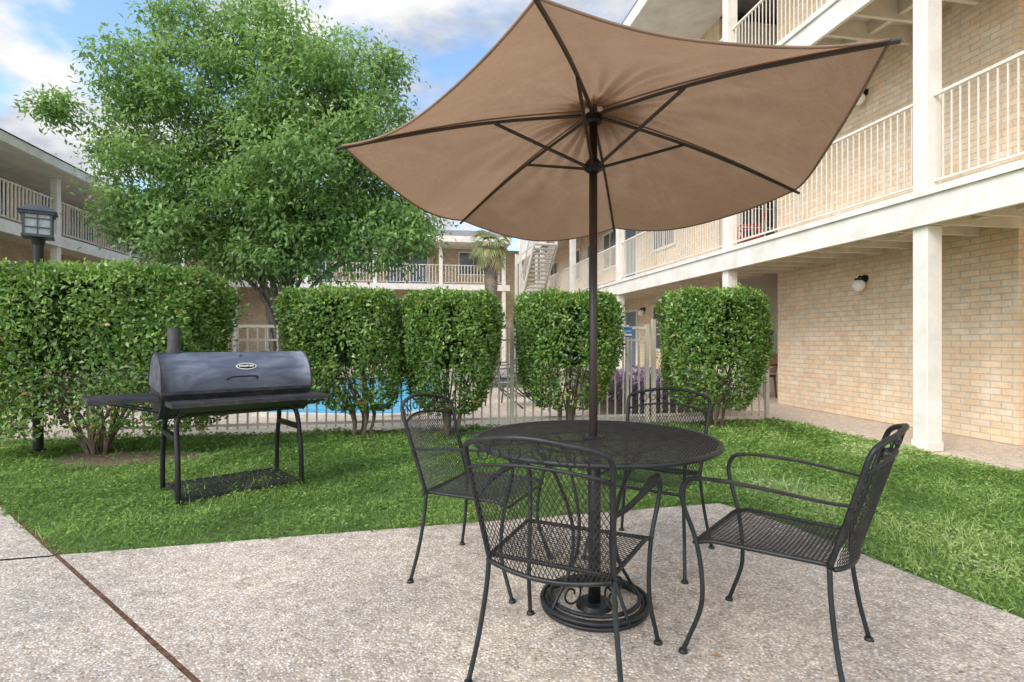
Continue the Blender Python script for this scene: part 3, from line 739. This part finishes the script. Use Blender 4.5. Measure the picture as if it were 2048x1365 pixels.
b=MB(); b.tube([(0,0,.03),(0,0,2.17)],.018,14); b.sphere((0,0,2.22),.025,12,8); obj("pole",b,M_pole,UM,sm=True)
b=MB(); b.tube([(0,0,2.075),(0,0,2.085),(0,0,2.11),(0,0,2.12)],[.03,.04,.04,.03],14);obj("hub",b,M_blk,UM)
b=MB(); b.tube([(0,0,1.865),(0,0,1.878),(0,0,1.90),(0,0,1.92)],[.024,.040,.040,.024],14);obj("runner",b,M_blk,UM)
b=MB(); b.tube([(0,0,.725),(0,0,.735)],[.045,.035],20);obj("pole_collar",b,M_blk,UM)
for c in K:
    b=MB(); pts=[ribp(c,r)-Vector((0,0,.016*(1-r)+.008)) for r in np.linspace(.03,1,10)]; pts.append(pts[-1]+(pts[-1]-pts[-2])*.2); b.tube(pts,.0068,6); obj("rib",b,M_pole,UM)
    b=MB(); q=ribp(c,.42)-Vector((0,0,.022)); dxy=Vector((c[0],c[1],0)).normalized()*.035; b.tube([Vector((0,0,1.89))+dxy,q],.007,6); obj("strut",b,M_pole,UM)
# ---------------------------------------------------------------- grill
GA=math.atan2(.66,.75)
GR=empty("barbecue_grill",(-2.18,4.30,0),GA,"faded black barrel barbecue grill with side and front shelves","grill")
GL=1.04; r=.24; cz=.81
def cyl(b,a0,a1,rr,x0,x1,n=24,m=8,caps=True):
    o=len(b.v)
    for j in range(m+1):
        x=x0+(x1-x0)*j/m
        for i in range(n+1):
            a=a0+(a1-a0)*i/n; b.v.append((x,rr*math.cos(a),cz+rr*math.sin(a)))
    for j in range(m):
        for i in range(n): q=o+j*(n+1)+i; b.f.append((q,q+1,q+n+2,q+n+1))
    if caps:
        b.f.append(tuple(o+i for i in range(n+1))); b.f.append(tuple(o+m*(n+1)+i for i in range(n,-1,-1)))
b=MB(); cyl(b,math.radians(0),math.radians(188),r+.006,-GL/2,GL/2); obj("lid",b,M_lid,GR).data.polygons.foreach_set("use_smooth",[True]*192+[False]*2)
b=MB(); cyl(b,math.radians(188),math.radians(360),r,-GL/2+.006,GL/2-.006); obj("firebox",b,M_body,GR)
b=MB()
for x in(-GL/2,GL/2):
    b.tube([(x,(r+.008)*math.cos(a),cz+(r+.008)*math.sin(a)) for a in np.linspace(0,math.radians(188),24)],.006,6)
ya=math.radians(188); b.box(-GL/2,r*math.cos(ya)-.022,cz+r*math.sin(ya)-.012,GL/2,r*math.cos(ya)+.0,cz+r*math.sin(ya)+.01)
obj("lid_rim",b,M_body,GR)
b=MB(); ha=math.radians(164); hy,hz=(r+.006)*math.cos(ha),cz+(r+.006)*math.sin(ha)
b.tube(smooth([(-.10,hy,hz-.02),(-.10,hy-.045,hz-.01),(-.08,hy-.055,hz),(0,hy-.058,hz+.002),(.08,hy-.055,hz),(.10,hy-.045,hz-.01),(.10,hy,hz-.02)],4),.006,8); obj("lid_handle",b,M_blk,GR,sm=True)
ba=math.radians(146); bc=Vector((.04,(r+.010)*math.cos(ba),cz+(r+.010)*math.sin(ba)))
BG=MB(); tv=Vector((0,math.sin(ba),-math.cos(ba)))
if tv.z<0: tv=-tv
nv=Vector((0,math.cos(ba),math.sin(ba))); xv=Vector((1,0,0))
def ell(b,ax,az,h,z0):
    n=36;vs=[bc+xv*ax*math.cos(2*math.pi*i/n)+tv*az*math.sin(2*math.pi*i/n)+nv*z0 for i in range(n)]; ws=[v+nv*h for v in vs]
    b.add(vs+ws,[tuple(range(n,2*n))]+[(i,(i+1)%n,(i+1)%n+n,i+n) for i in range(n)])
ell(BG,.072,.028,.004,-.003); bo=obj("badge",BG,M_white,GR)
B2=MB(); ell(B2,.065,.022,.0015,.0012); obj("badge_field",B2,M_blk,bo)
cu=bpy.data.curves.new("t",'FONT'); cu.body="KINGSFORD"; cu.size=.0225; cu.align_x='CENTER';cu.align_y='CENTER';cu.extrude=.0005; cu.offset=.0006
to=bpy.data.objects.new("t",cu); COL.objects.link(to); bpy.context.view_layer.update()
me=bpy.data.meshes.new_from_object(to.evaluated_get(bpy.context.evaluated_depsgraph_get())); bpy.data.objects.remove(to)
lo=bpy.data.objects.new("badge_lettering",me); COL.objects.link(lo); me.materials.clear(); me.materials.append(M_white); lo.parent=bo
Mx=Matrix.Identity(4)
for i in range(3): Mx[i][0]=xv[i]*.86;Mx[i][1]=tv[i];Mx[i][2]=nv[i];Mx[i][3]=(bc+nv*.0045)[i]
lo.matrix_basis=Mx
b=MB(); ta=math.radians(118); tp=Vector((.02,(r+.004)*math.cos(ta),cz+(r+.004)*math.sin(ta)));tn=Vector((0,math.cos(ta),math.sin(ta))); b.tube([tp,tp+tn*.010],.010,14); obj("vent_plug",b,M_chimney,GR)
b=MB(); b.tube([(-.40,.0,cz+r-.02),(-.40,0,1.235)],.042,20,cap=False); b.tube([(-.40,0,1.23),(-.40,0,1.237)],.044,20); b.tube([(-.40,0,cz+r-.01),(-.40,0,cz+r+.02)],.052,20);obj("chimney",b,M_chimney,GR,sm=False)
def shelf(name,x0,x1,y0,y1,z,par,ca=.05,cc_=.026,rr=.0028):
    b=MB(); w=.012
    b.box(x0,y0,z-.03,x1,y0+w,z); b.box(x0,y1-w,z-.03,x1,y1,z); b.box(x0,y0+w,z-.03,x0+w,y1-w,z); b.box(x1-w,y0+w,z-.03,x1,y1-w,z)
    lattice(b,lambda u,v:(x0+u,y0+v,z-.004),x1-x0,y1-y0,ca,cc_,rr)
    return obj(name,b,M_body,par)
shelf("front_shelf",-.50,.57,-.51,-.26,.725,GR)
shelf("side_shelf",-.92,-.535,-.27,.20,.755,GR,.04,.024)
b=MB()
for x in(-.42,.45): b.tube([(x,-.25,.60),(x,-.46,.705)],.008,6)
for y in(-.16,.10): b.tube([(-.52,y,.64),(-.84,y,.73)],.008,6)
b.add([(-.49,-.49,.69),(.55,-.49,.69),(.55,-.25,.63),(-.49,-.25,.63)],[(0,1,2,3)])
obj("shelf_brackets",b,M_body,GR)
for nm,y in(("front_legs",-.29),("rear_legs",.29)):
    b=MB(); y2=y*.72
    b.tube(smooth([(-.425,y,-.01),(-.425,y,.02),(-.425,y*.95,.3),(-.42,y2,.55),(-.38,y2*.95,.615),(-.30,y2*.95,.63),(0,y2*.95,.635),(.30,y2*.95,.63),(.38,y2*.95,.615),(.42,y2,.55),(.425,y*.95,.3),(.425,y,.02),(.425,y,-.01)],5),.018,8); obj(nm,b,M_blk,GR,sm=True)
for x in(-.425,.425):
    b=MB(); b.box(x-.018,-.225,.44,x+.018,.225,.475); obj("cross_bar",b,M_blk,GR)
shelf("bottom_rack",-.41,.41,-.28,.28,.045,GR,.085,.045,.003)
# ---------------------------------------------------------------- small chairs
LC=empty("sling_chair",(-.02,9.75,0),math.radians(60),"grey sling patio chair on the pool deck","chair","pool deck chairs")
b=MB(); b.add([(-.26,-.22,.42),(.26,-.22,.42),(.26,.26,.40),(-.26,.26,.40),(-.26,-.42,.98),(.26,-.42,.98)],[(0,1,2,3),(4,5,1,0)]); 
M_sling=paint("sling_fabric",(.26,.24,.22),.7); obj("sling",b,M_sling,LC)
for s in(-1,1):
    b=MB(); b.tube(smooth([(s*.28,-.45,1.0),(s*.28,-.22,.42),(s*.28,.27,.40),(s*.28,.33,.2),(s*.28,.36,0)],5),.015,6); b.tube(smooth([(s*.28,-.34,.70),(s*.29,.0,.66),(s*.29,.2,.62),(s*.28,.05,.30),(s*.28,-.40,0)],5),.013,6); obj("side_frame",b,M_lantern,LC,sm=True)
b=MB(); b.tube([(-.28,-.45,1.0),(.28,-.45,1.0)],.015,6); obj("top_rail",b,M_lantern,LC)
copy_tree(LC,(-3.35,17.4,0),math.radians(200)); copy_tree(LC,(-.25,11.3,0),math.radians(120)); copy_tree(LC,(-4.6,17.6,0),math.radians(170))
def simple_chair(name,loc,rot,mat,smat,label):
    e=empty(name,loc,rot,label,"chair"); b=MB(); b.box(-.23,-.22,.42,.23,.22,.47); obj("seat",b,smat,e,bevel=.015)
    b=MB(); b.add([(x,y-.02*k_,z) for k_ in(0,1) for (x,y,z) in ((-.22,-.20,.50),(.22,-.20,.50),(.24,-.27,.88),(0,-.29,.92),(-.24,-.27,.88))],[(0,1,2,3,4),(9,8,7,6,5)]+[(i,(i+1)%5,(i+1)%5+5,i+5) for i in range(5)]); obj("backrest",b,smat,e)
    for sx in(-1,1):
        for sy in(-1,1):
            b=MB(); b.tube([(sx*.20,sy*.19,.42),(sx*.22,sy*.22,0)],[.022,.015],6); obj("leg",b,mat,e)
        b=MB(); b.tube(smooth([(sx*.24,-.22,.66),(sx*.27,0,.67),(sx*.26,.18,.64),(sx*.22,.19,.45)],4),.018,6); obj("armrest",b,mat,e)
def RBw(x,y,z=0): c,s=math.cos(ANG),math.sin(ANG); return (4.34+x*c-y*s,5.75+x*s+y*c,z)
simple_chair("wooden_armchair",RBw(1.55,5.1),2.2,M_wood,M_wood,"dark wooden armchair beside the ground floor entry")
simple_chair("red_chair",RBw(1.1,4.8,2.67),1.2,M_red,M_red,"red plastic chair on the second floor balcony")
# ---------------------------------------------------------------- world, sun, camera
w=bpy.data.worlds.new("World"); S.world=w; w.use_nodes=True; nt=w.node_tree; nt.nodes.clear()
out=N(nt,"ShaderNodeOutputWorld"); sky=N(nt,"ShaderNodeTexSky"); sky.sky_type='NISHITA'; sky.sun_disc=False
EL=math.radians(38); AZ=math.radians(230)
sky.sun_elevation=EL; sky.sun_rotation=AZ; sky.air_density=1.2
bg=N(nt,"ShaderNodeBackground"); bg.inputs[1].default_value=.15; nt.links.new(mixc(nt,sky.outputs[0],(1.65,1.82,2.0),1.,'MULTIPLY'),bg.inputs[0])
tc=N(nt,"ShaderNodeTexCoord"); sx=N(nt,"ShaderNodeSeparateXYZ"); nt.links.new(tc.outputs["Generated"],sx.inputs[0])
mx=N(nt,"ShaderNodeMath",operation='MAXIMUM'); nt.links.new(sx.outputs[2],mx.inputs[0]); mx.inputs[1].default_value=0
ad=N(nt,"ShaderNodeMath",operation='ADD'); nt.links.new(mx.outputs[0],ad.inputs[0]); ad.inputs[1].default_value=.35
vd=N(nt,"ShaderNodeVectorMath",operation='SCALE'); iv=N(nt,"ShaderNodeMath",operation='DIVIDE'); iv.inputs[0].default_value=1; nt.links.new(ad.outputs[0],iv.inputs[1])
nt.links.new(tc.outputs["Generated"],vd.inputs[0]); nt.links.new(iv.outputs[0],vd.inputs["Scale"])
f=noise(nt,2.1,6,vd.outputs[0],.55,.15); f=ramp(nt,[(.47,0.),(.55,1.)],f)
g2=noise(nt,3.6,6,vd.outputs[0],.6,.2); cc=ramp(nt,[(.36,(.50,.53,.60)),(.48,(.74,.76,.81)),(.60,(1.,1.,.99))],g2)
m1=N(nt,"ShaderNodeMapRange"); m1.interpolation_type='SMOOTHSTEP'; nt.links.new(sx.outputs[2],m1.inputs[0]); m1.inputs[1].default_value=.5;m1.inputs[2].default_value=.9;m1.inputs[3].default_value=0;m1.inputs[4].default_value=2.2
m2=N(nt,"ShaderNodeMapRange"); m2.interpolation_type='SMOOTHSTEP'; nt.links.new(sx.outputs[1],m2.inputs[0]); m2.inputs[1].default_value=.35;m2.inputs[2].default_value=-.5;m2.inputs[3].default_value=0;m2.inputs[4].default_value=2.2
a1=N(nt,"ShaderNodeMath",operation='ADD'); nt.links.new(m1.outputs[0],a1.inputs[0]);nt.links.new(m2.outputs[0],a1.inputs[1])
a2=N(nt,"ShaderNodeMath",operation='ADD'); nt.links.new(a1.outputs[0],a2.inputs[0]);a2.inputs[1].default_value=1.02
bg2=N(nt,"ShaderNodeBackground"); nt.links.new(a2.outputs[0],bg2.inputs[1]); nt.links.new(cc,bg2.inputs[0])
mxs=N(nt,"ShaderNodeMixShader"); nt.links.new(f,mxs.inputs[0]);nt.links.new(bg.outputs[0],mxs.inputs[1]);nt.links.new(bg2.outputs[0],mxs.inputs[2]);nt.links.new(mxs.outputs[0],out.inputs[0])
ld=bpy.data.lights.new("sun",'SUN'); ld.energy=2.3; ld.angle=math.radians(30); ld.color=(1,.95,.87); lo_=bpy.data.objects.new("sun",ld); COL.objects.link(lo_)
sd=Vector((-.68,-.73,0)).normalized()*math.cos(EL)+Vector((0,0,math.sin(EL)))
lo_.rotation_euler=(-sd).to_track_quat('-Z','Y').to_euler()
cam=bpy.data.cameras.new("camera"); co=bpy.data.objects.new("camera",cam); COL.objects.link(co)
co.location=(0,0,1.14); co.rotation_euler=(math.pi/2,0,0); cam.lens=19.34; cam.sensor_width=36; cam.clip_end=1000; cam.clip_start=.05
S.camera=co
S.view_settings.view_transform='Standard'; S.view_settings.look='None'; S.view_settings.exposure=0
